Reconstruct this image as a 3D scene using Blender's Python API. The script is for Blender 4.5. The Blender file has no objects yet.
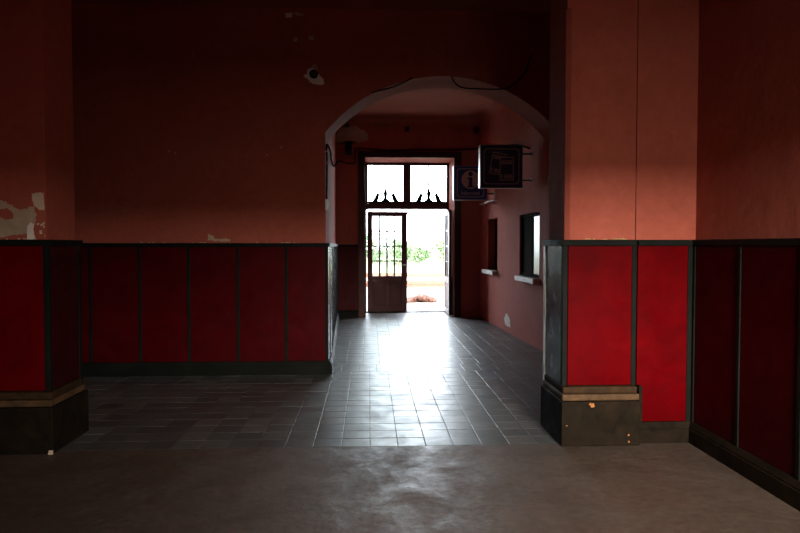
import bpy, bmesh, math, random
from mathutils import Vector, Matrix, noise
random.seed(7)
C = bpy.context.scene.collection
PI = math.pi

# ------------------------------------------------------------------ helpers
def new_bm(): return bmesh.new()

def bx(bm, x0, x1, y0, y1, z0, z1, mat=None):
    vs = [bm.verts.new((x, y, z)) for z in (z0, z1) for (x, y) in ((x0, y0), (x1, y0), (x1, y1), (x0, y1))]
    for f in ((3, 2, 1, 0), (4, 5, 6, 7), (0, 1, 5, 4), (1, 2, 6, 5), (2, 3, 7, 6), (3, 0, 4, 7)):
        bm.faces.new([vs[i] for i in f])
    if mat is not None:
        for v in vs: v.co = mat @ v.co
    return vs

def prism(bm, pts, axis, a, b):
    """extrude a 2-D outline between a and b along axis ('x','y','z')"""
    def P(p, w):
        if axis == 'x': return (w, p[0], p[1])
        if axis == 'y': return (p[0], w, p[1])
        return (p[0], p[1], w)
    A = [bm.verts.new(P(p, a)) for p in pts]; B = [bm.verts.new(P(p, b)) for p in pts]
    n = len(pts)
    fs = [bm.faces.new(A), bm.faces.new(B[::-1])]
    for i in range(n):
        fs.append(bm.faces.new((A[i], B[i], B[(i+1) % n], A[(i+1) % n])))
    bmesh.ops.recalc_face_normals(bm, faces=fs)

def tube(bm, pts, r, seg=8):
    pts = [Vector(p) for p in pts]; rings = []
    for i, p in enumerate(pts):
        t = (pts[min(i+1, len(pts)-1)] - pts[max(i-1, 0)]).normalized()
        a = t.cross(Vector((0, 0, 1)))
        if a.length < 1e-3: a = t.cross(Vector((1, 0, 0)))
        a.normalize(); b = t.cross(a)
        rings.append([bm.verts.new(p + r*(a*math.cos(2*PI*k/seg) + b*math.sin(2*PI*k/seg))) for k in range(seg)])
    for i in range(len(rings)-1):
        for k in range(seg):
            bm.faces.new((rings[i][k], rings[i][(k+1) % seg], rings[i+1][(k+1) % seg], rings[i+1][k]))
    bm.faces.new(rings[0][::-1]); bm.faces.new(rings[-1])

def smooth_path(pts, n=8):
    pts = [Vector(p) for p in pts]; out = []
    for i in range(len(pts)-1):
        p0, p1, p2, p3 = pts[max(i-1, 0)], pts[i], pts[i+1], pts[min(i+2, len(pts)-1)]
        for k in range(n):
            t = k/n
            out.append(0.5*((2*p1) + (p2-p0)*t + (2*p0-5*p1+4*p2-p3)*t*t + (3*p1-p0-3*p2+p3)*t**3))
    out.append(pts[-1]); return out

def ring(bm, cx, cz, r0, r1, y0, y1, seg=32):
    for k in range(seg):
        a, b = 2*PI*k/seg, 2*PI*(k+1)/seg
        prism(bm, [(cx+r0*math.cos(a), cz+r0*math.sin(a)), (cx+r1*math.cos(a), cz+r1*math.sin(a)),
                   (cx+r1*math.cos(b), cz+r1*math.sin(b)), (cx+r0*math.cos(b), cz+r0*math.sin(b))], 'y', y0, y1)

def obj(name, bm, m, parent=None, bevel=0, smooth=False):
    bmesh.ops.recalc_face_normals(bm, faces=bm.faces[:])
    me = bpy.data.meshes.new(name); bm.to_mesh(me); bm.free()
    o = bpy.data.objects.new(name, me); C.objects.link(o)
    if m: me.materials.append(m)
    if parent: o.parent = parent
    if bevel:
        md = o.modifiers.new('edge', 'BEVEL'); md.width = bevel; md.segments = 2; md.limit_method = 'ANGLE'
    if smooth:
        for p in me.polygons: p.use_smooth = True
    return o

def empty(name, loc=(0, 0, 0), rz=0):
    o = bpy.data.objects.new(name, None); C.objects.link(o)
    o.location = loc; o.rotation_euler = (0, 0, rz); o.empty_display_size = .1
    return o

def tag(o, label, cat, kind=None, group=None):
    o['label'] = label; o['category'] = cat
    if kind: o['kind'] = kind
    if group: o['group'] = group
    return o

def struct(name, bm, m, label, cat, bevel=0):
    return tag(obj(name, bm, m, None, bevel), label, cat, 'structure')

# ------------------------------------------------------------------ materials
class NT:
    def __init__(s, name):
        s.m = bpy.data.materials.new(name); s.m.use_nodes = True
        s.n = s.m.node_tree.nodes; s.l = s.m.node_tree.links
        s.p = s.n['Principled BSDF']; s.out = s.n['Material Output']
        s.tc = s.n.new('ShaderNodeTexCoord')
        g = s.n.new('ShaderNodeNewGeometry'); s.pos = g.outputs['Position']
    def link(s, a, b): s.l.new(a, b)
    def noise(s, scale, detail=6, rough=.6, dist=0, vec=None, stretch=None):
        t = s.n.new('ShaderNodeTexNoise'); t.inputs['Scale'].default_value = scale
        t.inputs['Detail'].default_value = detail; t.inputs['Roughness'].default_value = rough
        t.inputs['Distortion'].default_value = dist
        v = vec or s.pos
        if stretch:
            mp = s.n.new('ShaderNodeMapping'); mp.inputs['Scale'].default_value = stretch
            s.link(v, mp.inputs['Vector']); v = mp.outputs['Vector']
        s.link(v, t.inputs['Vector']); return t.outputs['Fac']
    def ramp(s, fac, stops):
        r = s.n.new('ShaderNodeValToRGB'); e = r.color_ramp.elements
        while len(e) < len(stops): e.new(.5)
        for k, (p, c) in enumerate(stops):
            e[k].position = p; e[k].color = (*c, 1) if len(c) == 3 else c
        s.link(fac, r.inputs['Fac']); return r.outputs['Color']
    def mix(s, fac, a, b, mode='MIX'):
        x = s.n.new('ShaderNodeMix'); x.data_type = 'RGBA'; x.blend_type = mode
        for sock, v in ((x.inputs[0], fac), (x.inputs[6], a), (x.inputs[7], b)):
            if isinstance(v, (int, float)): sock.default_value = v
            elif isinstance(v, tuple): sock.default_value = (*v, 1)
            else: s.link(v, sock)
        return x.outputs[2]
    def maprange(s, v, a, b, c, d):
        x = s.n.new('ShaderNodeMapRange'); s.link(v, x.inputs[0])
        for k, q in enumerate((a, b, c, d)): x.inputs[k+1].default_value = q
        return x.outputs[0]
    def bump(s, h, strength, dist, prev=None):
        b = s.n.new('ShaderNodeBump'); b.inputs['Strength'].default_value = strength
        b.inputs['Distance'].default_value = dist; s.link(h, b.inputs['Height'])
        if prev: s.link(prev, b.inputs['Normal'])
        return b.outputs['Normal']
    def fin(s, col, rough, normal=None, spec=None, metal=None):
        for nm, v in (('Base Color', col), ('Roughness', rough)):
            if isinstance(v, tuple): s.p.inputs[nm].default_value = (*v, 1)
            elif isinstance(v, (int, float)): s.p.inputs[nm].default_value = v
            else: s.link(v, s.p.inputs[nm])
        if normal: s.link(normal, s.p.inputs['Normal'])
        if spec is not None: s.p.inputs['Specular IOR Level'].default_value = spec
        if metal is not None: s.p.inputs['Metallic'].default_value = metal
        return s.m

def plaster(name, a, b, stain=None):
    t = NT(name)
    c = t.ramp(t.noise(1.1, 8, .62, .4), [(.3, a), (.7, b)])
    fine = t.ramp(t.noise(14, 8, .7), [(.3, (.82, .82, .82)), (.75, (1.08, 1.08, 1.08))])
    c = t.mix(.8, c, fine, 'MULTIPLY')
    if stain:
        m = t.ramp(t.noise(2.3, 10, .7, 1.2), [(.58, (0, 0, 0)), (.72, (1, 1, 1))])
        c = t.mix(t.mix(1, m, (.5, .5, .5), 'MULTIPLY'), c, stain)
    n = t.bump(t.noise(6, 10, .6), .35, .02)
    n = t.bump(t.noise(90, 4, .6), .25, .004, n)
    return t.fin(c, .85, n, .10)

def painted(name, col, dark, rough=.35, bumpy=.3, scale=3, spec=.12):
    t = NT(name)
    c = t.ramp(t.noise(scale, 8, .65, .6), [(.32, dark), (.68, col)])
    n = t.bump(t.noise(2.2, 3, .5, .3), bumpy, .03)
    n = t.bump(t.noise(40, 5, .6), .12, .004, n)
    r = t.maprange(t.noise(7, 6, .6), .3, .7, rough*.75, rough*1.4)
    return t.fin(c, r, n, spec)

def plain(name, col, rough=.5, metal=0, spec=.5):
    t = NT(name)
    c = t.ramp(t.noise(12, 6, .6), [(.3, tuple(x*.8 for x in col)), (.7, col)])
    return t.fin(c, rough, t.bump(t.noise(60, 4), .1, .003), spec, metal)

M = {}
M['pink'] = plaster('terracotta_plaster', (.37, .090, .060), (.45, .118, .082), (.27, .068, .048))
M['pink_hall'] = plaster('vestibule_plaster', (.41, .108, .082), (.50, .14, .11), (.26, .075, .057))
M['ceil'] = plaster('ceiling_plaster', (.40, .13, .085), (.46, .15, .10))
M['bare'] = plaster('bare_plaster', (.40, .31, .22), (.56, .46, .33), (.26, .20, .14))
M['cream'] = plaster('cream_plaster', (.62, .50, .34), (.72, .60, .44))
M['white_plaster'] = plaster('white_plaster', (.80, .74, .65), (.90, .85, .77))
M['damp'] = plaster('damp_plaster', (.30, .22, .15), (.78, .64, .50), (.05, .04, .025))
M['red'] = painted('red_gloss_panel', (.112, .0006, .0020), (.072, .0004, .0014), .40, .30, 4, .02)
M['shaded_red'] = painted('shaded_red_gloss_panel', (.048, .0010, .0026), (.032, .0007, .0020), .36, .25, 4, .07)  # the red panel paint with the right wall's shade put into it
M['dimmed_red'] = painted('dimmed_red_gloss_panel', (.062, .0010, .0028), (.042, .0007, .0019), .40, .25, 4, .05)  # same red paint, darkened to stand for the dim light beside the arch
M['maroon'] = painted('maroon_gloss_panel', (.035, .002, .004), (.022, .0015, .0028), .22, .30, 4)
M['matte_maroon'] = painted('matte_maroon_panel', (.07, .012, .013), (.045, .008, .009), .6, .3, 4, .08)
M['black_wood'] = painted('black_painted_wood', (.011, .012, .0105), (.006, .007, .006), .5, .2, 3, .04)
M['plinth'] = painted('worn_dark_plinth', (.022, .0145, .009), (.008, .0065, .005), .6, .3, 9, .03)
M['edge_dark'] = painted('worn_dark_brown_edge', (.060, .033, .017), (.022, .014, .009), .6, .2, 12, .03)
M['edge'] = painted('worn_brown_edge', (.13, .070, .033), (.05, .030, .017), .5, .2, 12)
M['door_wood'] = painted('dark_brown_door_paint', (.075, .022, .022), (.045, .014, .015), .38, .2, 6)
M['black'] = plain('black_rubber', (.008, .008, .009), 1, 0, 0)
M['dark_box'] = plain('dark_enamel', (.02, .022, .018), .45)
M['metal'] = plain('dull_steel', (.55, .55, .52), .32, 1)
M['alu'] = plain('aluminium_edge', (.72, .74, .74), .35, .6)
M['sill'] = plain('white_stone_sill', (.62, .60, .55), .55)
M['pane_paint'] = plain('pale_painted_shutter', (.55, .56, .52), .22)
M['shutter'] = plain('dark_shutter', (.05, .05, .045), .35)
M['blue'] = plain('dark_blue_sign_face', (.03, .08, .34), .35)
M['navy'] = plain('navy_sign_face', (.045, .09, .25), .35)
M['sign_white'] = plain('white_sign_vinyl', (.85, .82, .80), .45)
M['sign_grey'] = plain('faded_line_vinyl', (.75, .77, .80), .45)
M['gold_crumb'] = plain('gold_brown_crumb', (.50, .34, .15), .9)
M['dark_glass'] = plain('dark_reflective_glass', (.02, .02, .018), .22, 0, .12)
M['matte_board'] = plain('matte_brown_board', (.012, .008, .007), .95, 0, .02)
M['orange'] = plain('orange_paint_chip', (.45, .17, .04), .8)
M['stone'] = plain('pale_platform_paving', (.34, .335, .31), .8)
M['asphalt'] = plain('dark_asphalt', (.07, .07, .068), .9)
M['gravel'] = plain('pale_ballast', (.24, .22, .19), .95)
M['rust'] = plain('rusty_rail', (.07, .022, .012), .8)
M['timber'] = plain('sleeper_timber', (.22, .13, .08), .9)
M['rubble'] = plain('reddish_rubble', (.085, .034, .02), .95)
M['leaf'] = plain('bush_leaf', (.07, .13, .06), .8)
M['bark'] = plain('bush_bark', (.09, .06, .04), .9)
M['grass'] = plain('dry_grass', (.075, .092, .03), .95)

t = NT('grey_glazed_floor_tile')
ci = t.n.new('ShaderNodeObjectInfo')
at = t.n.new('ShaderNodeAttribute'); at.attribute_name = 'tone'
c = t.ramp(at.outputs['Fac'], [(0, (.070, .075, .077)), (.5, (.094, .099, .101)), (1, (.130, .134, .134))])
dirt = t.ramp(t.noise(1.6, 9, .65, .8), [(.35, (.70, .64, .58)), (.65, (1, 1, 1))])
c = t.mix(.75, c, dirt, 'MULTIPLY')
spk = t.ramp(t.noise(16, 8, .75, 1.5), [(.62, (1, 1, 1)), (.72, (.45, .42, .38))])
c = t.mix(.7, c, spk, 'MULTIPLY')
r = t.maprange(t.noise(4.5, 8, .7, .6), .3, .7, .28, .48)
n = t.bump(t.noise(9, 3, .5), .06, .004)
M['tile'] = t.fin(c, r, n, .85)
M['grout'] = plain('dirty_grout', (.10, .09, .075), .9)
t = NT('worn_brown_concrete')
c = t.ramp(t.noise(1.3, 10, .68, .8), [(.3, (.076, .054, .042)), (.7, (.132, .096, .077))])
f = t.ramp(t.noise(22, 10, .75), [(.35, (.55, .53, .51)), (.65, (1.2, 1.2, 1.2))])
c = t.mix(.8, c, f, 'MULTIPLY')
sp = t.ramp(t.noise(46, 5, .7), [(.66, (0, 0, 0)), (.74, (1, 1, 1))])
c = t.mix(t.mix(1, sp, (.35, .35, .35), 'MULTIPLY'), c, (.20, .17, .14))
r = t.maprange(t.noise(3.2, 9, .7, .5), .35, .65, .36, .68)
n = t.bump(t.noise(5, 10, .62), .30, .02)
n = t.bump(t.noise(85, 6, .7), .30, .004, n)
M['concrete'] = t.fin(c, r, n, .30)

t = NT('thin_window_glass')
tr = t.n.new('ShaderNodeBsdfTransparent'); tr.inputs[0].default_value = (.93, .97, .95, 1)
gl = t.n.new('ShaderNodeBsdfGlossy'); gl.inputs['Roughness'].default_value = .03
fr = t.n.new('ShaderNodeFresnel'); fr.inputs['IOR'].default_value = 1.45
mx = t.n.new('ShaderNodeMixShader')
t.link(fr.outputs[0], mx.inputs[0]); t.link(tr.outputs[0], mx.inputs[1]); t.link(gl.outputs[0], mx.inputs[2])
t.link(mx.outputs[0], t.out.inputs['Surface']); M['glass'] = t.m

t = NT('light_dimming_glass')
tr = t.n.new('ShaderNodeBsdfTransparent'); tr.inputs[0].default_value = (.30, .29, .275, 1)
t.link(tr.outputs[0], t.out.inputs['Surface']); M['dimming'] = t.m  # added filter, passes only part of the sky light

# ------------------------------------------------------------------ dimensions (metres; camera stands at the origin)
XL, XR = -3.30, 2.40          # hall side walls
XP = -5.60                    # passage lengthened unseen to the left to cut bounce near the arch
YB = -0.9                     # wall behind the camera
YA0, YA1 = 7.30, 7.85         # arched wall
YF0, YF1 = 12.95, 14.10       # wall with the outer door
HC, VC = 4.07, 3.97           # ceilings
JL, JR = -.49, 2.16           # jambs of the arch

# ------------------------------------------------------------------ floors
bm = new_bm(); bx(bm, XL-.3, XR+.3, YB-.3, 4.63, -.12, 0)
struct('floor', bm, M['concrete'], 'worn brown concrete floor of the front hall', 'floor')

def tile_floor(name, x0, x1, y0, y1, ox, label, left=None, right=None, s=.203):
    root = tag(empty(name), label, 'floor', 'structure')
    g = new_bm(); bx(g, x0, x1, y0, y1, -.12, -.003); obj('grout', g, M['grout'], root)
    bm = new_bm(); lay = bm.faces.layers.float.new('tone')
    ny = max(1, round((y1-y0)/s)); sy = (y1-y0)/ny
    i0 = math.floor((x0-ox)/s); i1 = math.ceil((x1-ox)/s)
    gap = .0022
    for j in range(ny):
        for i in range(i0, i1):
            a, b = max(x0, ox+i*s)+gap, min(x1, ox+(i+1)*s)-gap
            if b-a < .01: continue
            ya, yb = y0+j*sy+gap, y0+(j+1)*sy-gap
            tx, ty, h = random.gauss(0, .0026), random.gauss(0, .0026), random.gauss(0, .0004)
            cx, cy = (a+b)/2, (ya+yb)/2; tone = random.random()
            Z = lambda x, y: h + tx*(x-cx) + ty*(y-cy)
            e = .003
            top = [bm.verts.new((x, y, Z(x, y))) for x, y in ((a+e, ya+e), (b-e, ya+e), (b-e, yb-e), (a+e, yb-e))]
            mid = [bm.verts.new((x, y, Z(x, y)-.0007)) for x, y in ((a, ya), (b, ya), (b, yb), (a, yb))]
            low = [bm.verts.new((x, y, -.008)) for x, y in ((a, ya), (b, ya), (b, yb), (a, yb))]
            fs = [bm.faces.new(top)]
            for k in range(4):
                q = (k+1) % 4
                fs.append(bm.faces.new((mid[k], mid[q], top[q], top[k])))
                fs.append(bm.faces.new((low[k], low[q], mid[q], mid[k])))
            for f in fs: f[lay] = tone
    obj('tiles', bm, M['tile'], root)
    return root
tile_floor('floor_2', XP, XR, 4.63, 7.40, 0, 'grey square tiled floor between the two piers and the arch')
tile_floor('floor_3', -.72, 2.42, 7.40, 7.81, .08, 'two rows of grey border tiles across the archway')
tile_floor('floor_4', -.72, 2.42, 7.81, 13.84, -.082, 'grey square tiled floor of the vestibule before the door')

# ------------------------------------------------------------------ walls
bm = new_bm(); bx(bm, XR, XR+.3, YB-.3, YA0, -.2, HC)
struct('wall_right', bm, M['pink'], 'terracotta plastered right wall of the front hall', 'wall')
bm = new_bm(); bx(bm, XL-.3, XL, YB-.3, 5.12, -.2, HC); bx(bm, XP, XL, 4.67, 5.12, -.2, HC); bx(bm, XP-.3, XP, 4.67, YA0, -.2, HC)
struct('wall_left', bm, M['pink'], 'terracotta plastered left wall of the front hall', 'wall')
bm = new_bm()                                  # behind the camera: three tall openings to the square
OP = [(1.25, 2.32)]
ZS, ZM, ZO = 1.25, 2.40, 3.60
xs = [XL] + [v for o in OP for v in o] + [XR]
for k in range(0, len(xs), 2): bx(bm, xs[k], xs[k+1], YB-.3, YB, -.2, HC)
for a, b in OP: bx(bm, a, b, YB-.3, YB, ZO, HC); bx(bm, a, b, YB-.3, YB, -.2, ZS)
struct('wall_back', bm, M['pink'], 'terracotta wall of the front hall with openings to the square', 'wall')

w4 = tag(empty('window_4', (0, YB-.15, 0)), 'window behind the viewer, clear below, added light-dimming pane above', 'window', 'structure')
a, b = OP[0]
bm = new_bm(); bx(bm, a, b, -.003, .003, ZM, ZO); obj('dimming_pane', bm, M['dimming'], w4)  # pane added so weaker daylight reaches the upper walls
bm = new_bm(); bx(bm, a, b, -.03, .03, ZM-.025, ZM+.025); obj('transom_bar', bm, M['door_wood'], w4)

bm = new_bm()                                  # arched wall
cx, RA = (JL+JR)/2, 1.70
cz = 3.34 - RA; am = math.asin((JR-JL)/2/RA)
arc = [(cx + RA*math.sin(-am + 2*am*k/48), cz + RA*math.cos(-am + 2*am*k/48)) for k in range(49)]
def strip_wall(bm, y0, y1):
    bx(bm, XP-.3, JL, y0, y1, -.2, HC); bx(bm, JR, XR+.3, y0, y1, -.2, HC)
    F = [bm.verts.new((x, y0, z)) for x, z in arc]; K = [bm.verts.new((x, y1, z)) for x, z in arc]
    FT = [bm.verts.new((x, y0, HC)) for x, z in arc]; KT = [bm.verts.new((x, y1, HC)) for x, z in arc]
    for i in range(len(arc)-1):
        for q in ((F[i], F[i+1], FT[i+1], FT[i]), (K[i+1], K[i], KT[i], KT[i+1]), (F[i+1], F[i], K[i], K[i+1])):
            bm.faces.new(q)
strip_wall(bm, YA0, YA1)
bm.verts.ensure_lookup_table()
wa = struct('wall_front', bm, M['pink'], 'terracotta wall pierced by the round-headed archway', 'wall')

# vestibule walls, very slightly askew
def side_wall(name, p0, p1, thick, holes, m, label):
    """wall from p0 to p1 (plan), holes = (s0,s1,z0,z1) along it; thickness grows to the left of p0->p1 when thick>0"""
    p0, p1 = Vector(p0), Vector(p1); d = p1-p0; L = d.length
    root = empty(name, (p0.x, p0.y, 0), math.atan2(d.y, d.x)); tag(root, label, 'wall', 'structure')
    bm = new_bm(); cuts = sorted({0, L, *[h[0] for h in holes], *[h[1] for h in holes]})
    for a, b in zip(cuts, cuts[1:]):
        hs = [h for h in holes if h[0] <= a and h[1] >= b]
        zs = [(-.2, VC)] if not hs else [(-.2, hs[0][2]), (hs[0][3], VC)]
        for z0, z1 in zs: bx(bm, a, b, min(0, thick), max(0, thick), z0, z1)
    obj('plaster', bm, m, root); return root
VL0, VL1 = (-.50, YA1), (-.67, YF0)
VR0, VR1 = (2.375, YA1), (2.225, YF0)
side_wall('wall_vestibule_left', VL0, VL1, .3, [], M['pink_hall'], 'plastered left wall of the vestibule past the arch')
dR = Vector((VR1[0]-VR0[0], VR1[1]-VR0[1])); LR = dR.length
H1 = (8.86-YA1, 9.91-YA1, .985, 1.91); H2 = (11.42-YA1, 12.22-YA1, .99, 1.93)
wvr = side_wall('wall_vestibule_right', VR0, VR1, -.5, [H1, H2], M['pink_hall'], 'plastered right wall of the vestibule with ticket windows')

bm = new_bm()                                  # wall with the outer door
DX0, DX1, DZ = -.09, 1.70, 3.20
bx(bm, -1.1, DX0, YF0, YF1, -.2, VC+.3); bx(bm, DX1, 2.8, YF0, YF1, -.2, VC+.3); bx(bm, DX0, DX1, YF0, YF1, DZ, VC+.3)
struct('wall_far', bm, M['pink_hall'], 'plastered end wall of the vestibule around the outer door', 'wall')
bm = new_bm(); bx(bm, XP-.3, XR+.3, YB-.3, YA1, HC, HC+.25)
struct('ceiling', bm, M['ceil'], 'plain ceiling of the front hall', 'ceiling')
bm = new_bm(); bx(bm, -1.1, 2.9, YA1, YF1, VC, VC+.25)
# coves along the end and right walls
def cove(bm, pts_a, pts_b, nrm, r=.16):
    prev = None
    for k in range(7):
        a = PI/2*k/6
        off = r*(1-math.sin(a)); dz = r*(1-math.cos(a))
        cur = [bm.verts.new((p[0]+nrm[0]*off, p[1]+nrm[1]*off, VC-dz)) for p in (pts_a, pts_b)]
        if prev: bm.faces.new((prev[0], prev[1], cur[1], cur[0]))
        prev = cur
cove(bm, (-.7, YF0), (2.4, YF0), (0, -1)); cove(bm, VR0, VR1, (-1, 0)); cove(bm, VL0, VL1, (1, 0))
struct('ceiling_2', bm, M['ceil'], 'coved ceiling of the vestibule past the arch', 'ceiling')

# ------------------------------------------------------------------ the dado
RM = {}
def dado(root, u0, u1, battens, z_top=1.485, panel_m='red', style='low', board_m='black_wood', cap_over=(0, 0), edge_batten=(), d=.03, bat_w=.034, base=True):
    """wall panelling in root's local frame: +x along the wall, -y out of the wall"""
    low = style == 'low'
    zb, zr = (.105, .150) if low else (.325, .425)
    cuts = [u0] + list(battens) + [u1]
    for a, b in zip(cuts, cuts[1:]):
        if b-a < .06: continue
        bm = new_bm(); bx(bm, a+.002, b-.002, -d, 0, zr if base else .02, z_top-.042); obj('panel', bm, M[panel_m], root, .004)
    for a in list(battens)+list(edge_batten):
        bm = new_bm(); bx(bm, a-bat_w/2, a+bat_w/2, -d-.009, -.001, (zr if base else .02)-.004, z_top-.040); obj('batten', bm, M['black_wood'], root, .004)
    bm = new_bm(); bx(bm, u0-cap_over[0], u1+cap_over[1], -d-.016, 0, z_top-.045, z_top); obj('cap_rail', bm, M['black_wood'], root, .007)
    if not base: return
    if low:
        bm = new_bm(); prism(bm, [(0, zb), (-d-.028, zb), (-d-.028, zb+.012), (-d-.012, zr), (0, zr)], 'x', u0, u1); obj('base_rail', bm, M[board_m], root)
        bm = new_bm(); prism(bm, [(0, 0), (-d-.034, 0), (-d-.034, zb-.004), (-d-.028, zb), (0, zb)], 'x', u0, u1); obj('baseboard', bm, M[board_m], root)

# arched wall, left of the arch
r = tag(empty('trim_1', (0, YA0, 0)), 'shade-darkened red panelled dado along the wall left of the arch', 'wall panelling', 'structure')
dado(r, XP, JL+.03, [-5.21, -4.675, -4.14, -3.605, -3.07, -2.535, -2.0, -1.463, -.93], 1.472, 'dimmed_red', edge_batten=[JL+.012])
# steel bead on the arch corner
bm = new_bm(); bx(bm, JL+.030, JL+.036, YA0-.045, YA0-.015, 0, 1.95); bx(bm, JL+.008, JL+.036, YA0-.047, YA0-.041, 0, 1.95)
obj('corner_bead', bm, M['alu'], r, .002)
# jamb of the arch and left wall of the vestibule
r = tag(empty('trim_2', (JL, YA0-.03, 0), PI/2), 'narrow panelled dado on the left jamb of the arch', 'wall panelling', 'structure')
dado(r, 0, .58, [.27], 1.472, 'maroon')
aL = math.atan2(VL1[1]-VL0[1], VL1[0]-VL0[0])
r = tag(empty('trim_3', (VL0[0], VL0[1], 0), aL), 'panelled dado along the left wall of the vestibule', 'wall panelling', 'structure')
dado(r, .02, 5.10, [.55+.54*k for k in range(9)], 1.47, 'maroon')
r = tag(empty('trim_4', (0, YF0, 0)), 'dark panelled dado left of the outer door', 'wall panelling', 'structure')
dado(r, -.64, -.225, [], 1.46, 'matte_maroon')
# right wall of the hall
r = tag(empty('trim_5', (XR, 4.64, 0), -PI/2), 'red panelled dado with painted-in shade along the right wall', 'wall panelling', 'structure')
dado(r, 0, 5.5, [.60+.60*k for k in range(9)], 1.488, 'shaded_red', edge_batten=[.02], board_m='plinth')
# pier between the right pillar and the right wall
r = tag(empty('trim_6', (0, 4.67, 0)), 'bright red panelled dado between right pillar and right wall', 'wall panelling', 'structure')
dado(r, 1.955, 2.37, [], 1.488, edge_batten=[2.345], board_m='plinth')
r.children[0].scale = (1, 1, 1)
bm = new_bm(); bx(bm, 1.951, XR, 4.67, 5.12, 0, HC)
struct('wall_pier', bm, M['pink'], 'flat terracotta wall strip right of the cracked pillar', 'wall')

# ------------------------------------------------------------------ pillars
def pillar(name, x0, x1, inner, label, y0=4.67, y1=5.12):
    """inner = -1: the free face looks to -x (right pillar), +1: to +x (left pillar)"""
    root = tag(empty(name, (0, 0, 0)), label, 'pillar', 'structure')
    xi = x0 if inner < 0 else x1; xo = x1 if inner < 0 else x0
    s = inner
    ch = .032 if inner < 0 else .004
    bm = new_bm()
    pts = [(xi-s*ch, y0), (xi, y0+ch), (xi, y1), (xo, y1), (xo, y0)]
    zt = 3.16
    prism(bm, pts, 'z', 0, zt)
    # the chamfer stops below the impost, from where the shaft goes on square
    prism(bm, [(xi, y0), (xi, y1), (xo, y1), (xo, y0)], 'z', zt, HC)
    obj('shaft', bm, M['pink'], root)
    d = .03; zt = 1.488
    fi = xi + s*d                       # face of the side panelling
    # front face
    a, b = sorted((xi - s*.012, xo))
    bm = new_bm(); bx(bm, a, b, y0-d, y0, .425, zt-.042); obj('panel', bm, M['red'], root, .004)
    bm = new_bm(); bx(bm, *sorted((fi, fi - s*.036)), y0-d-.008, y0-d+.03, .42, zt-.04); obj('batten', bm, M['black_wood'], root, .004)
    if inner < 0:
        bm = new_bm(); bx(bm, x1-.034, x1, y0-d-.009, y0, .42, zt-.04); obj('batten', bm, M['black_wood'], root, .004)
    # side face
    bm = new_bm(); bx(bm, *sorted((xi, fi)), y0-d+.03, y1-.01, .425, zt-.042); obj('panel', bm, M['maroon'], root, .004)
    bm = new_bm(); bx(bm, *sorted((xi, fi + s*.008)), y1-.035, y1+.01, .02, zt-.04); obj('batten', bm, M['alu'] if inner < 0 else M['black_wood'], root, .004)
    # cap rail
    q = .018
    bm = new_bm(); bx(bm, *sorted((fi + s*q, xo)), y0-d-q, y0, zt-.045, zt); bx(bm, *sorted((fi + s*q, xi)), y0, y1+.03, zt-.045, zt)
    obj('cap_rail', bm, M['black_wood'], root, .006)
    # plinth and its two mouldings
    def collar(e, z0, z1, nm, m, bev, xe=0):
        bm = new_bm()
        ex = e*(.45 if inner < 0 else .66)
        bx(bm, *sorted((xi + s*ex, xo - s*xe)), y0-e, y1 + (e-.11), z0, z1)
        obj(nm, bm, m, root, bev)
    collar(.120, 0, .325, 'plinth', M['plinth'], .008, .008)
    collar(.098, .325, .372, 'plinth_moulding', M['edge'], .010, .008)
    collar(.080, .372, .424, 'plinth_moulding', M['edge_dark'], .012, 0)
    return root
pr = pillar('pillar_right', 1.43, 1.945, -1, 'terracotta pillar right of the archway with bright red panel and dark plinth')
pl = pillar('pillar_left', -3.29, -2.27, 1, 'terracotta pillar on the left with flaking plaster and dark plinth')
# shorter plinth return next to the wall panel
bm = new_bm(); bx(bm, 1.954, 1.982, 4.590, 4.67, .12, .424); obj('plinth_return', bm, M['plinth'], pr, .004)

# ------------------------------------------------------------------ flaking and patches (irregular thin skins of bare plaster)
def patch(parent, pts, y, m, t=.004, jag=.008, n=6, name='bare_plaster', axis='y', out=-1):
    if parent is pl: pts = [(min(x+.02, -2.279), 1.487+(z-1.487)*1.24) for x, z in pts] if name == 'bare_plaster' else pts
    P = []
    k = len(pts)
    for i in range(k):
        a, b = Vector(pts[i]), Vector(pts[(i+1) % k])
        for j in range(n):
            p = a.lerp(b, j/n)
            w = jag if j else jag*.4
            P.append((p.x+random.uniform(-w, w), p.y+random.uniform(-w, w)))
    bm = new_bm(); prism(bm, P, axis, y, y+out*t)
    return obj(name, bm, m, parent)
wp = pl
YP = 4.67
patch(wp, [(-2.70, 1.49), (-2.70, 1.70), (-2.60, 1.71), (-2.53, 1.685), (-2.47, 1.655), (-2.44, 1.66), (-2.40, 1.67), (-2.365, 1.672), (-2.355, 1.60), (-2.37, 1.57), (-2.40, 1.575), (-2.40, 1.53), (-2.45, 1.515), (-2.55, 1.51)], YP, M['bare'], .003)
patch(wp, [(-2.385, 1.745), (-2.33, 1.755), (-2.285, 1.75), (-2.285, 1.655), (-2.33, 1.655), (-2.37, 1.68)], YP, M['cream'], .0035, .005)
patch(wp, [(-2.42, 1.49), (-2.415, 1.56), (-2.395, 1.585), (-2.37, 1.575), (-2.375, 1.54), (-2.36, 1.49)], YP, M['white_plaster'], .0045, .004)
patch(wp, [(-2.62, 1.655), (-2.55, 1.665), (-2.51, 1.635), (-2.51, 1.605), (-2.56, 1.60), (-2.60, 1.615)], YP, M['pink'], .0045, .004)
for k in range(9):
    x, z = random.uniform(-2.36, -2.29), random.uniform(1.495, 1.575)
    patch(wp, [(x, z), (x+.02, z+.004), (x+.018, z+.014), (x+.002, z+.012)], YP, M['cream'], .003, .003, 3)
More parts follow.
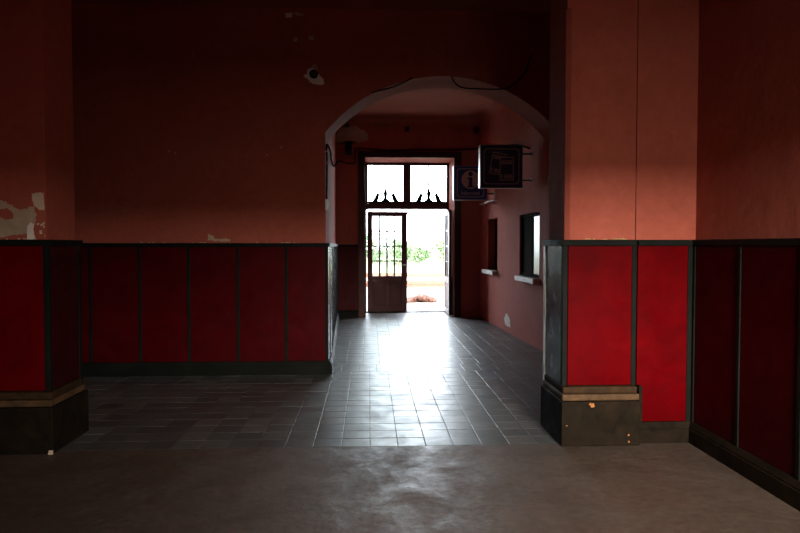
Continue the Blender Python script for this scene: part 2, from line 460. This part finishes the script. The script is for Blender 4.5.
# crumbs of bare plaster just above the caps
def crumbs(parent, xa, xb, y, z, count, m, amp=.014):
    for k in range(count):
        x = random.uniform(xa, xb); w = random.uniform(.012, .045); h = random.uniform(.004, amp)
        patch(parent, [(x, z), (x+w, z), (x+w*.8, z+h*.7), (x+w*.4, z+h), (x+w*.1, z+h*.6)], y, m, .003, .0025, 3)
crumbs(pr, 1.47, 1.90, 4.67, 1.489, 14, M['gold_crumb']); crumbs(pl, -2.65, -2.3, 4.67, 1.489, 6, M['cream'])
# arched wall
patch(wa, [(-1.80, 1.505), (-1.78, 1.57), (-1.74, 1.555), (-1.71, 1.52), (-1.64, 1.515), (-1.60, 1.53), (-1.55, 1.515), (-1.55, 1.495), (-1.66, 1.49)], YA0, M['bare'], .003, .008)
crumbs(wa, -2.6, -.7, YA0, 1.473, 16, M['bare'])
patch(wa, [(-.925, 4.01), (-.845, 4.015), (-.85, 3.965), (-.92, 3.96)], YA0, M['white_plaster'], .004, .006, 4)
patch(wa, [(-.83, 4.015), (-.72, 4.01), (-.73, 3.985), (-.80, 3.98)], YA0, M['damp'], .003, .008, 4)
patch(wa, [(-.845, 3.74), (-.79, 3.745), (-.79, 3.71), (-.84, 3.70)], YA0, M['damp'], .002, .008, 4)
patch(wa, [(-.665, 3.76), (-.62, 3.765), (-.615, 3.72), (-.66, 3.715)], YA0, M['damp'], .002, .008, 4)
for x, z in ((-2.22, 2.47), (-2.15, 2.45), (-1.15, 2.44), (-.99, 2.52), (-1.95, 3.52)):
    patch(wa, [(x, z), (x+.022, z+.003), (x+.016, z+.024), (x+.004, z+.02)], YA0, M['bare'], .003, .004, 3)
# ragged pale plaster round the old pipe hole
hx, hz = -.615, 3.328
patch(wa, [(-.735, 3.325), (-.69, 3.35), (-.68, 3.40), (-.63, 3.415), (-.60, 3.385), (-.565, 3.35), (-.51, 3.29), (-.50, 3.245), (-.53, 3.225), (-.60, 3.235), (-.66, 3.26), (-.69, 3.30)], YA0, M['white_plaster'], .005, .008, 4)
patch(wa, [(-.645, 3.43), (-.60, 3.46), (-.575, 3.43), (-.57, 3.37), (-.60, 3.385)], YA0, M['damp'], .003, .006, 3)
pipe = tag(empty('pipe_stub', (hx, YA0, hz+.015)), 'round black pipe opening in a ragged pale plaster patch on the arched wall', 'pipe')
bm = new_bm(); ring(bm, 0, 0, .033, .047, -.030, -.004); obj('rim', bm, M['black'], pipe)
bm = new_bm(); prism(bm, [(.034*math.cos(2*PI*k/24), .034*math.sin(2*PI*k/24)) for k in range(24)], 'y', -.008, -.003); obj('bore', bm, M['dark_box'], pipe)
# chips on the plinths
for x, z, w, h in ((1.585, .285, .028, .03), (1.405, .15, .012, .008), (1.86, .075, .010, .012), (1.86, .025, .014, .012), (1.575, .30, .016, .02)):
    patch(pr, [(x, z), (x+w, z), (x+w*.8, z+h), (x+w*.2, z+h*.9)], 4.67-.120, M['orange'], .003, .002, 3, 'paint_chip')
patch(pl, [(-2.225, .0), (-2.19, .0), (-2.19, .03), (-2.22, .028)], 4.67-.120, M['cream'], .003, .003, 3, 'paint_chip')
# damp patch high on the end wall and a knock low on the right wall of the vestibule
wf = bpy.data.objects['wall_far']
patch(wf, [(-.66, 3.62), (-.55, 3.72), (-.42, 3.80), (-.24, 3.80), (-.10, 3.72), (-.02, 3.58), (-.12, 3.50), (-.28, 3.47), (-.42, 3.52), (-.52, 3.42), (-.66, 3.44)], YF0, M['damp'], .004, .03, 6)
patch(wf, [(-.52, 3.80), (-.42, 3.86), (-.36, 3.82), (-.44, 3.77)], YF0, M['black'], .004, .015, 4)
ang = math.atan2(dR.y, dR.x)
def on_right(s, z): return (s, z)
patch(wvr, [(2.60, .10), (2.95, .11), (3.02, .20), (2.90, .31), (2.72, .27), (2.62, .22)], 0, M['white_plaster'], .004, .012, 4, 'bare_plaster', 'y', 1)
patch(wvr, [(.62, .45), (.80, .47), (.78, .56), (.66, .55)], 0, M['damp'], .003, .02, 4, 'bare_plaster', 'y', 1)

# ------------------------------------------------------------------ ticket windows in the right wall of the vestibule
def ticket_window(name, h, pane_m, label, sill_m, ext=.10, w=.16):
    s0, s1, z0, z1 = h
    root = tag(empty(name, (VR0[0], VR0[1], 0), ang), label, 'ticket window', 'structure')
    # local +x along the wall, -y into the wall, +y out into the vestibule
    sp_ = s0+.47 if pane_m == 'dark_glass' else s1+.05
    bm = new_bm(); bx(bm, s0-.05, sp_, -w-.03, -w, z0-.03, z1+.03); obj('pane', bm, M[pane_m], root)
    if pane_m == 'dark_glass':
        bm = new_bm(); bx(bm, sp_, s1+.05, -w-.03, -w+.012, z0-.03, z1+.03); obj('reflection_mask', bm, M['matte_board'], root, .004)  # matte board added to keep the door's reflection to the near glass
    bm = new_bm()
    bx(bm, s0, s0+.045, -w, -w+.025, z0, z1); bx(bm, s1-.045, s1, -w, -w+.025, z0, z1)
    bx(bm, s0, s1, -w, -w+.025, z1-.045, z1); bx(bm, s0, s1, -w, -w+.025, z0, z0+.045)
    obj('frame', bm, M['matte_board'], root, .004)
    bm = new_bm(); bx(bm, s0-.04, s1+ext, -w, .10, z0-.075, z0); obj('sill', bm, M[sill_m], root, .008)
    return root
ticket_window('window_2', H1, 'dark_glass', 'ticket window nearest the arch with a pale reflection and thick white sill', 'sill', -.08, .05)
ticket_window('window_3', H2, 'shutter', 'dark ticket window nearest the outer door', 'sill')
r = tag(empty('wall_ledge', (VR0[0], VR0[1], 0), ang), 'thin pale ledge on the wall above the far ticket window', 'ledge')
bm = new_bm(); bx(bm, 3.55, 4.85, 0, .075, 2.235, 2.262); obj('shelf', bm, M['sill'], r, .004)
for q in (3.75, 4.65):
    bm = new_bm(); prism(bm, [(0, 2.235), (.06, 2.235), (0, 2.17)], 'x', q-.01, q+.01); obj('bracket', bm, M['sill'], r)

# ------------------------------------------------------------------ outer door
YD = 13.90
r = tag(empty('trim_7', (0, 0, 0)), 'dark wooden frame and architrave round the outer door', 'door frame', 'structure')
bm = new_bm()
for a, b in ((-.225, -.085), (1.695, 1.835)): bx(bm, a, b, YF0-.035, YF0, 0, 3.31)
bx(bm, -.085, 1.695, YF0-.035, YF0, 3.185, 3.31); obj('architrave', bm, M['door_wood'], r, .008)
for a, b, c in ((DX0, -.035, -.064), (1.655, DX1, 1.665)):
    bm = new_bm(); bx(bm, a, b, YD-.04, YD+.07, 2.20, DZ); bx(bm, min(c, DX0 if a < 1 else c), max(c, DX1 if a > 1 else c), YD-.04, YD+.07, 0, 2.20); obj('jamb', bm, M['door_wood'], r, .005)
bm = new_bm(); bx(bm, -.035, 1.655, YD-.04, YD+.07, 2.215, 2.345); obj('transom_bar', bm, M['door_wood'], r, .006)
bm = new_bm(); bx(bm, DX0, DX1, YD-.06, YD+.10, -.05, .020); obj('threshold', bm, M['plinth'], r, .006)
bm = new_bm(); bx(bm, DX0, DX1, YD+.10, YF1+.06, -.05, .004); obj('door_step', bm, M['stone'], r, .006)

w1 = tag(empty('window_1', (0, YD, 0)), 'two-light transom window with pointed ironwork above the outer door', 'transom window', 'structure')
bm = new_bm()
bx(bm, -.035, 1.655, -.03, .05, 3.150, DZ); bx(bm, -.035, 1.655, -.03, .05, 2.345, 2.362)
obj('frame', bm, M['door_wood'], w1, .004)
bm = new_bm(); bx(bm, .722, .882, -.045, .06, 2.345, 3.16); obj('mullion', bm, M['door_wood'], w1, .006)
for a, b in ((-.035, .722), (.882, 1.655)):
    mid = (a+b)/2
    bm = new_bm(); bx(bm, a, b, .012, .018, 2.36, 3.15); obj('pane', bm, M['glass'], w1)
    bm = new_bm(); bx(bm, mid-.013, mid+.013, 0, .03, 2.36, 3.15); bx(bm, a, b, 0, .03, 2.744, 2.766); obj('glazing_bar', bm, M['door_wood'], w1)
    bm = new_bm()                                       # pointed ironwork
    for s in (-1, 1):
        prism(bm, [(mid+s*.29, 2.36), (mid+s*.17, 2.36), (mid+s*.125, 2.53), (mid+s*.175, 2.57)], 'y', -.02, -.008)
        prism(bm, [(mid+s*.13, 2.36), (mid, 2.36), (mid, 2.46)], 'y', -.02, -.008)
    prism(bm, [(mid-.06, 2.36), (mid+.06, 2.36), (mid+.03, 2.47), (mid+.045, 2.55), (mid, 2.70), (mid-.045, 2.55), (mid-.03, 2.47)], 'y', -.02, -.008)
    bx(bm, a, b, -.02, -.008, 2.36, 2.385)
    obj('ironwork', bm, M['black'], w1)

def leaf(name, loc, rz, flip, label, w=.845):
    """door leaf hinged at its local origin, running along local +x; y=0 is the inside face"""
    root = tag(empty(name, loc, rz), label, 'door', 'structure')
    z0, z1 = .023, 2.165; T = .05
    gx0, gx1, gz0, gz1 = .105, w-.12, .785, 2.065
    bm = new_bm()
    bx(bm, 0, gx0, 0, T, z0, z1); bx(bm, gx1, w, 0, T, z0, z1)
    bx(bm, gx0, gx1, 0, T, gz1, z1); bx(bm, gx0, gx1, 0, T, .66, gz0); bx(bm, gx0, gx1, 0, T, z0, .13)
    mid = (gx0+gx1)/2; bx(bm, mid-.035, mid+.035, 0, T, .13, .66)
    obj('stiles_and_rails', bm, M['door_wood'], root, .005)
    for a, b in ((gx0, mid-.035), (mid+.035, gx1)):
        bm = new_bm(); bx(bm, a-.005, b+.005, .016, .034, .125, .665); bx(bm, a+.035, b-.035, .008, .042, .165, .625); obj('panel', bm, M['door_wood'], root, .006)
    bm = new_bm(); bx(bm, gx0-.005, gx1+.005, .023, .028, gz0-.005, gz1+.005); obj('pane', bm, M['glass'], root)
    bm = new_bm()
    for k in (1, 2, 3):
        x = gx0+(gx1-gx0)*k/4; bx(bm, x-.018, x+.018, .012, .038, gz0, gz1)
        z = gz0+(gz1-gz0)*k/4; bx(bm, gx0, gx1, .012, .038, z-.014, z+.014)
    obj('glazing_bars', bm, M['door_wood'], root)
    bm = new_bm(); bx(bm, -.0, w+.03, -.02, 0, z1-.05, z1); obj('top_moulding', bm, M['door_wood'], root, .006)
    if flip:
        bm = new_bm(); tube(bm, smooth_path([(w-.05, 0, 1.02), (w-.05, -.045, 1.02), (w-.06, -.05, 1.02), (w-.15, -.05, 1.02)], 4), .009); obj('handle', bm, M['metal'], root)
    return root
leaf('door_1', (-.042, YD+.0, 0), math.radians(4), True, 'left door leaf, nearly closed, glazed above two wooden panels', .855)
leaf('door_2', (1.607, YD-.045, 0), math.radians(-90.2), False, 'right door leaf, swung fully open against the reveal', .80)

# ------------------------------------------------------------------ signs
def round_rect(x0, x1, z0, z1, r, n=6):
    P = []
    for cx, cz, a0 in ((x1-r, z1-r, 0), (x0+r, z1-r, 90), (x0+r, z0+r, 180), (x1-r, z0+r, 270)):
        for k in range(n+1):
            a = math.radians(a0 + 90*k/n); P.append((cx+r*math.cos(a), cz+r*math.sin(a)))
    return P
def outline(bm, P, w, y0, y1):
    n = len(P); cx = sum(p[0] for p in P)/n; cz = sum(p[1] for p in P)/n
    hw = max(abs(p[0]-cx) for p in P); hh = max(abs(p[1]-cz) for p in P)
    Q = [(cx+(p[0]-cx)*(1-w/hw), cz+(p[1]-cz)*(1-w/hh)) for p in P]
    for i in range(n):
        j = (i+1) % n; prism(bm, [P[i], P[j], Q[j], Q[i]], 'y', y0, y1)

def sign_box(name, loc, face_m, label, wall_gap, S=.615, depth=.13):
    root = tag(empty(name, loc), label, 'sign')
    bm = new_bm(); bx(bm, -S/2, S/2, 0, depth, 0, S); obj('housing', bm, M['alu'], root, .006)
    bm = new_bm(); bx(bm, -S/2+.006, S/2-.006, -.006, 0, .006, S-.006); obj('face', bm, M[face_m], root)
    for z in (.12, S-.12):
        bm = new_bm(); tube(bm, [(S/2, depth/2, z), (S/2+wall_gap, depth/2, z)], .012); obj('bracket', bm, M['dark_box'], root)
        bm = new_bm(); tube(bm, [(S/2+wall_gap-.012, depth/2, z), (S/2+wall_gap-.001, depth/2, z)], .032, 12); obj('flange', bm, M['dark_box'], root)
    return root
def wallx(y): return VR0[0] + (VR1[0]-VR0[0])*(y-YA1)/(YF0-YA1)
S = .615
# information sign (further back)
yi = 11.70
si = sign_box('information_sign', (1.828, yi, 2.265), 'blue', 'blue square information sign with white disc, half behind the ticket sign', wallx(yi)-1.828-S/2)
bm = new_bm(); outline(bm, round_rect(-.245, .245, .05, S-.05, .05), .010, -.010, -.006); obj('border_line', bm, M['sign_grey'], si)
bm = new_bm(); prism(bm, [(.165*math.cos(2*PI*k/40), .365+.165*math.sin(2*PI*k/40)) for k in range(40)], 'y', -.010, -.006); obj('white_disc', bm, M['sign_white'], si)
bm = new_bm()
prism(bm, [(.042*math.cos(2*PI*k/24)-.002, .468+.042*math.sin(2*PI*k/24)) for k in range(24)], 'y', -.013, -.010)
bx(bm, -.032, .032, -.013, -.010, .235, .405); bx(bm, -.062, .0, -.013, -.010, .378, .405); bx(bm, -.065, .065, -.013, -.010, .228, .252)
obj('letter_i', bm, M['blue'], si)
cu = bpy.data.curves.new('lettering', 'FONT'); cu.body = 'Informatii'; cu.size = .088; cu.align_x = 'CENTER'; cu.extrude = .0015
fo = bpy.data.objects.new('lettering', cu); C.objects.link(fo); fo.parent = si; fo.location = (0, -.009, .095); fo.rotation_euler = (PI/2, 0, 0)
cu.materials.append(M['sign_white'])
bpy.context.view_layer.update()
me = bpy.data.meshes.new_from_object(fo.evaluated_get(bpy.context.evaluated_depsgraph_get()))
me.name = 'lettering'; lo = bpy.data.objects.new('sign_lettering', me); C.objects.link(lo)
lo.parent = si; lo.location = fo.location; lo.rotation_euler = fo.rotation_euler
bpy.data.objects.remove(fo); bpy.data.curves.remove(cu)
# ticket sign (nearer)
yt = 9.20
st = sign_box('ticket_sign', (1.880, yt, 2.262), 'navy', 'dark blue square sign with two outlined tickets, nearest the arch', wallx(yt)-1.880-S/2)
bm = new_bm(); outline(bm, round_rect(-.255, .255, .055, S-.055, .05), .009, -.010, -.006); obj('border_line', bm, M['sign_grey'], st)
def ticket(bm, cx, cz, w, h, rot, solid):
    Mx = Matrix.Translation((cx, 0, cz)) @ Matrix.Rotation(rot, 4, 'Y')
    y0, y1 = (-.0105, -.006) if not solid else (-.0135, -.0110)
    def b(x0, x1, z0, z1): bx(bm, x0, x1, y0, y1, z0, z1, Mx)
    g = .011
    b(-w/2, -w/2+g, -h/2, h/2); b(w/2-g, w/2, -h/2, h/2); b(-w/2, w/2, -h/2, -h/2+g); b(-w/2, w/2, h/2-g, h/2)
    for z in (.105, .085, .065): b(-w/2+.02, w/2-.02, z, z+.010)
    b(-w/2+.025, -w/2+.04, -h/2+.03, -h/2+.085)
    for z in (.03, .05, .07): b(-w/2+.065, w/2-.02, -h/2+z, -h/2+z+.010)
    return Mx
bm = new_bm(); ticket(bm, -.055, .345, .20, .31, math.radians(10), False); obj('ticket_picture', bm, M['sign_grey'], st)
bm = new_bm(); bx(bm, .075-.10, .075+.10, -.0110, -.006, .275-.165, .275+.165); obj('ticket_backing', bm, M['navy'], st)
bm = new_bm(); ticket(bm, .075, .275, .20, .33, 0, True); obj('ticket_picture', bm, M['sign_grey'], st)

# ------------------------------------------------------------------ cables and boxes
bm = new_bm()
tube(bm, smooth_path([(-.478, 7.31, 1.93), (-.477, 7.31, 2.1), (-.474, 7.32, 2.35), (-.476, 7.33, 2.57), (-.45, 7.6, 2.53), (-.49, 8.4, 2.55), (-.55, 10.2, 2.68), (-.60, 12.2, 3.00), (-.57, 12.86, 3.10), (-.45, 12.925, 3.07), (-.30, 12.928, 3.07), (-.285, 12.928, 3.12), (-.285, 12.928, 3.30), (-.25, 12.928, 3.345),
     (0, 12.928, 3.355), (.45, 12.928, 3.33), (.95, 12.928, 3.345), (1.6, 12.928, 3.35), (1.95, 12.925, 3.36), (2.10, 12.91, 3.36), (2.185, 12.80, 3.355), (2.205, 12.2, 3.3), (2.24, 11.2, 3.15), (2.275, 10.0, 3.0), (2.312, 9.30, 2.84)], 6), .0115)
tag(obj('cable', bm, M['black'], None, 0, True), 'black cable looping from the arch jamb over the outer door to the signs', 'cable')
bm = new_bm()
tube(bm, smooth_path([(.03, 7.27, 3.14), (.10, 7.26, 3.16), (.25, 7.255, 3.20), (.40, 7.26, 3.265), (.48, 7.28, 3.315)], 6), .008)
tag(obj('hanging_wire', bm, M['black'], None, 0, True), 'short thin wire drooping from the left side of the arch crown', 'wire', None, 'wires hanging from the arch')
bm = new_bm()
tube(bm, smooth_path([(.92, 7.28, 3.335), (.96, 7.25, 3.25), (1.05, 7.24, 3.20), (1.25, 7.235, 3.19), (1.45, 7.24, 3.19), (1.58, 7.26, 3.225), (1.70, 7.28, 3.33), (1.77, 7.285, 3.42), (1.82, 7.285, 3.60)], 6), .008)
tag(obj('hanging_wire', bm, M['black'], None, 0, True), 'longer thin wire looping under the arch crown and up the wall on the right', 'wire', None, 'wires hanging from the arch')
j = tag(empty('junction_box', (-.413, YF0, 3.365)), 'small dark junction box under the damp patch left of the outer door', 'junction box')
bm = new_bm(); bx(bm, -.07, .07, -.06, 0, -.13, .13); obj('housing', bm, M['dark_box'], j, .008)
bm = new_bm(); bx(bm, -.055, .055, -.068, -.06, -.07, .115); obj('lid', bm, M['black'], j, .004)
bm = new_bm(); bx(bm, -.05, .05, -.04, 0, -.05, .05)
tag(obj('wall_box', bm, M['dark_box'], None, .006), 'tiny dark square box high above the outer door', 'box', None, 'small boxes on the end wall').location = (.749, YF0, 3.75)
bm = new_bm(); bx(bm, -.045, .045, -.07, 0, -.06, .06)
tag(obj('wall_box', bm, M['dark_box'], None, .006), 'small dark box in the upper right corner of the vestibule end wall', 'box', None, 'small boxes on the end wall').location = (2.13, YF0, 3.74)
bm = new_bm(); bx(bm, -.016, .016, -.02, 0, -.06, .06)
tag(obj('cable_clip', bm, M['alu'], None, .003), 'small pale metal clip on the arch corner above the panelling', 'clip').location = (JL+.012, YA0-.001, 1.90)

# ------------------------------------------------------------------ outside, beyond the door
def ground(name, x0, x1, y0, y1, z0, z1, m, label, cat):
    bm = new_bm(); bx(bm, x0, x1, y0, y1, z0, z1); return struct(name, bm, m, label, cat)
ground('platform_paving', -30, 30, YF1, 16.0, -.3, 0, M['stone'], 'pale paved platform just outside the door', 'platform')
ground('track_ground', -40, 40, 16.0, 34, -.6, -.03, M['gravel'], 'pale gravel ground along the tracks', 'ground')
ground('field_ground', -120, 120, 34, 160, -.6, -.02, M['grass'], 'yellow-green field beyond the tracks', 'field')
ground('square_ground', -60, 60, -60, YB-.3, -.4, -.02, M['asphalt'], 'paved square in front of the station', 'ground')
bm = new_bm(); bx(bm, -60, 60, -26.3, -26, -.3, 3.8)  # unseen wall added to hide the low sky from the hall
struct('wall_sky_block', bm, M['asphalt'], 'dark unseen wall added across the station square to cut low sky', 'wall')
bm = new_bm()
for k in range(26):
    u = k/25; xx = 1.02+.68*u+random.uniform(-.03, .03); hh = .17*math.sin(PI*min(1, u*1.02))**.7
    for q in range(3):
        rr = random.uniform(.05, .11)
        mtx = Matrix.Translation((xx, 16.75+random.uniform(-.22, .22), -.01+random.uniform(.0, 1)*hh*.8)) @ Matrix.Rotation(random.random()*6, 4, Vector((random.random(), random.random(), 1)).normalized()) @ Matrix.Diagonal((1, random.uniform(.6, 1), random.uniform(.5, .9), 1))
        bmesh.ops.create_icosphere(bm, subdivisions=1, radius=rr, matrix=mtx)
tag(obj('rubble_heap', bm, M['rubble']), 'low heap of reddish rubble outside the open door', 'heap')['kind'] = 'stuff'
def rail(y, label):
    bm = new_bm(); prism(bm, [(y-.06, -.03), (y+.06, -.03), (y+.06, -.01), (y+.012, .0), (y+.012, .08), (y+.035, .09), (y+.035, .12), (y-.035, .12), (y-.035, .09), (y-.012, .08), (y-.012, 0), (y-.06, -.01)], 'x', -25, 25)
    tag(obj('rail', bm, M['rust']), label, 'rail', None, 'rusty rails beyond the platform')
rail(22.6, 'nearest of the four rusty rails beyond the platform'); rail(24.04, 'second nearest of the four rusty rails beyond the platform')
rail(29.3, 'third nearest of the four rusty rails beyond the platform'); rail(30.74, 'farthest of the four rusty rails, before the field')
def bush(x, y, w, h, label, seed):
    rnd = random.Random(seed)
    root = tag(empty('bush', (x, y, 0)), label, 'bush', None, 'bushes beyond the tracks')
    bm = new_bm()
    for k in range(5):
        tube(bm, smooth_path([(rnd.uniform(-.2, .2), rnd.uniform(-.2, .2), -.05), (rnd.uniform(-.5, .5), rnd.uniform(-.3, .3), h*.4), (rnd.uniform(-w*.3, w*.3), rnd.uniform(-.5, .5), h*.75)], 4), .035, 5)
    obj('stems', bm, M['bark'], root)
    bm = new_bm()
    lumps = [(rnd.uniform(-w*.4, w*.4), rnd.uniform(-w*.25, w*.25), rnd.uniform(.12, .72)*h, rnd.uniform(.22, .36)*h) for k in range(12)]
    for k in range(2600):
        lx, ly, lz, lr = rnd.choice(lumps)
        d = Vector((rnd.gauss(0, 1), rnd.gauss(0, 1), rnd.gauss(0, 1))).normalized()*lr*rnd.uniform(.55, 1.05)
        p = Vector((lx, ly, max(.05, lz)))+d
        if p.z < .02: continue
        s = rnd.uniform(.07, .15)
        R = Matrix.Translation(p) @ Matrix.Rotation(rnd.random()*6.28, 4, 'Z') @ Matrix.Rotation(rnd.uniform(-1.2, 1.2), 4, 'X')
        vs = [bm.verts.new(R @ Vector(q)) for q in ((-s*.4, 0, 0), (0, -s, .02), (s*.4, 0, 0), (0, s, .02))]
        bm.faces.new(vs)
    obj('foliage', bm, M['leaf'], root)
bush(4.05, 54, 2.0, 2.0, 'low pale green bush seen beside the edge of the closed leaf', 1)
bush(5.6, 49, 2.2, 2.7, 'tallest pale green bush seen through the open doorway', 2)
bush(2.1, 47, 2.2, 2.2, 'green bush seen through the right half of the glazed leaf', 3)
bush(.1, 52, 2.4, 2.6, 'green bush seen through the left half of the glazed leaf', 4)

# ------------------------------------------------------------------ sky: bright haze round the sun to the south, even cloud to the north
w = bpy.data.worlds.new('sky'); bpy.context.scene.world = w; w.use_nodes = True
nt = w.node_tree; n = nt.nodes; l = nt.links
bg = n['Background']
tc = n.new('ShaderNodeTexCoord'); sp = n.new('ShaderNodeSeparateXYZ'); l.new(tc.outputs['Generated'], sp.inputs[0])
rp = n.new('ShaderNodeValToRGB'); mr = n.new('ShaderNodeMapRange')
mr.inputs[1].default_value = -.48; mr.inputs[2].default_value = -1.0; l.new(sp.outputs['Y'], mr.inputs[0])
SOUTH, NORTH = 110.0, 10.0
mxs = n.new('ShaderNodeMix'); mxs.data_type = 'RGBA'
mxs.inputs[6].default_value = (NORTH*.90, NORTH*.99, NORTH*1.10, 1)
mxs.inputs[7].default_value = (SOUTH*1.08, SOUTH*.98, SOUTH*.84, 1)
pw = n.new('ShaderNodeMath'); pw.operation = 'POWER'; pw.inputs[1].default_value = 2.2; l.new(mr.outputs[0], pw.inputs[0]); l.new(pw.outputs[0], mxs.inputs[0]); l.new(mxs.outputs[2], bg.inputs['Color']); bg.inputs['Strength'].default_value = 1
w.cycles.sampling_method = 'MANUAL'; w.cycles.sample_map_resolution = 256
# portals only guide sampling towards the openings
def portal(loc, rot, sx, sz):
    ld = bpy.data.lights.new('portal', 'AREA'); ld.shape = 'RECTANGLE'; ld.size = sx; ld.size_y = sz
    ld.cycles.is_portal = True
    o = bpy.data.objects.new('sky_portal', ld); C.objects.link(o); o.location = loc; o.rotation_euler = rot
for a, b in OP: portal(((a+b)/2, YB-.31, (ZO+ZS)/2), (PI/2, 0, 0), b-a, ZO-ZS)
portal(((DX0+DX1)/2, YF1+.1, DZ/2), (-PI/2, 0, 0), DX1-DX0, DZ)

# ------------------------------------------------------------------ camera
cd = bpy.data.cameras.new('camera'); cam = bpy.data.objects.new('camera', cd); C.objects.link(cam)
F = 648.0
cd.sensor_width = 36; cd.lens = 36*F/800; cd.clip_end = 500; cd.clip_start = .05
yaw = math.atan(30.5/F); pitch = math.atan(21.5/F)
cam.location = (0, 0, 1.45); cam.rotation_euler = (PI/2 - pitch, 0, -yaw)
sc = bpy.context.scene; sc.camera = cam
sc.view_settings.view_transform = 'Standard'; sc.view_settings.look = 'None'; sc.view_settings.gamma = 1
sc.view_settings.use_curve_mapping = False
sc.view_settings.exposure = 0.9
sc.cycles.use_denoising = True
sc.cycles.max_bounces = 10; sc.cycles.diffuse_bounces = 6; sc.cycles.glossy_bounces = 5; sc.cycles.transparent_max_bounces = 12
sc.cycles.sample_clamp_indirect = 20
sc.cycles.caustics_reflective = False
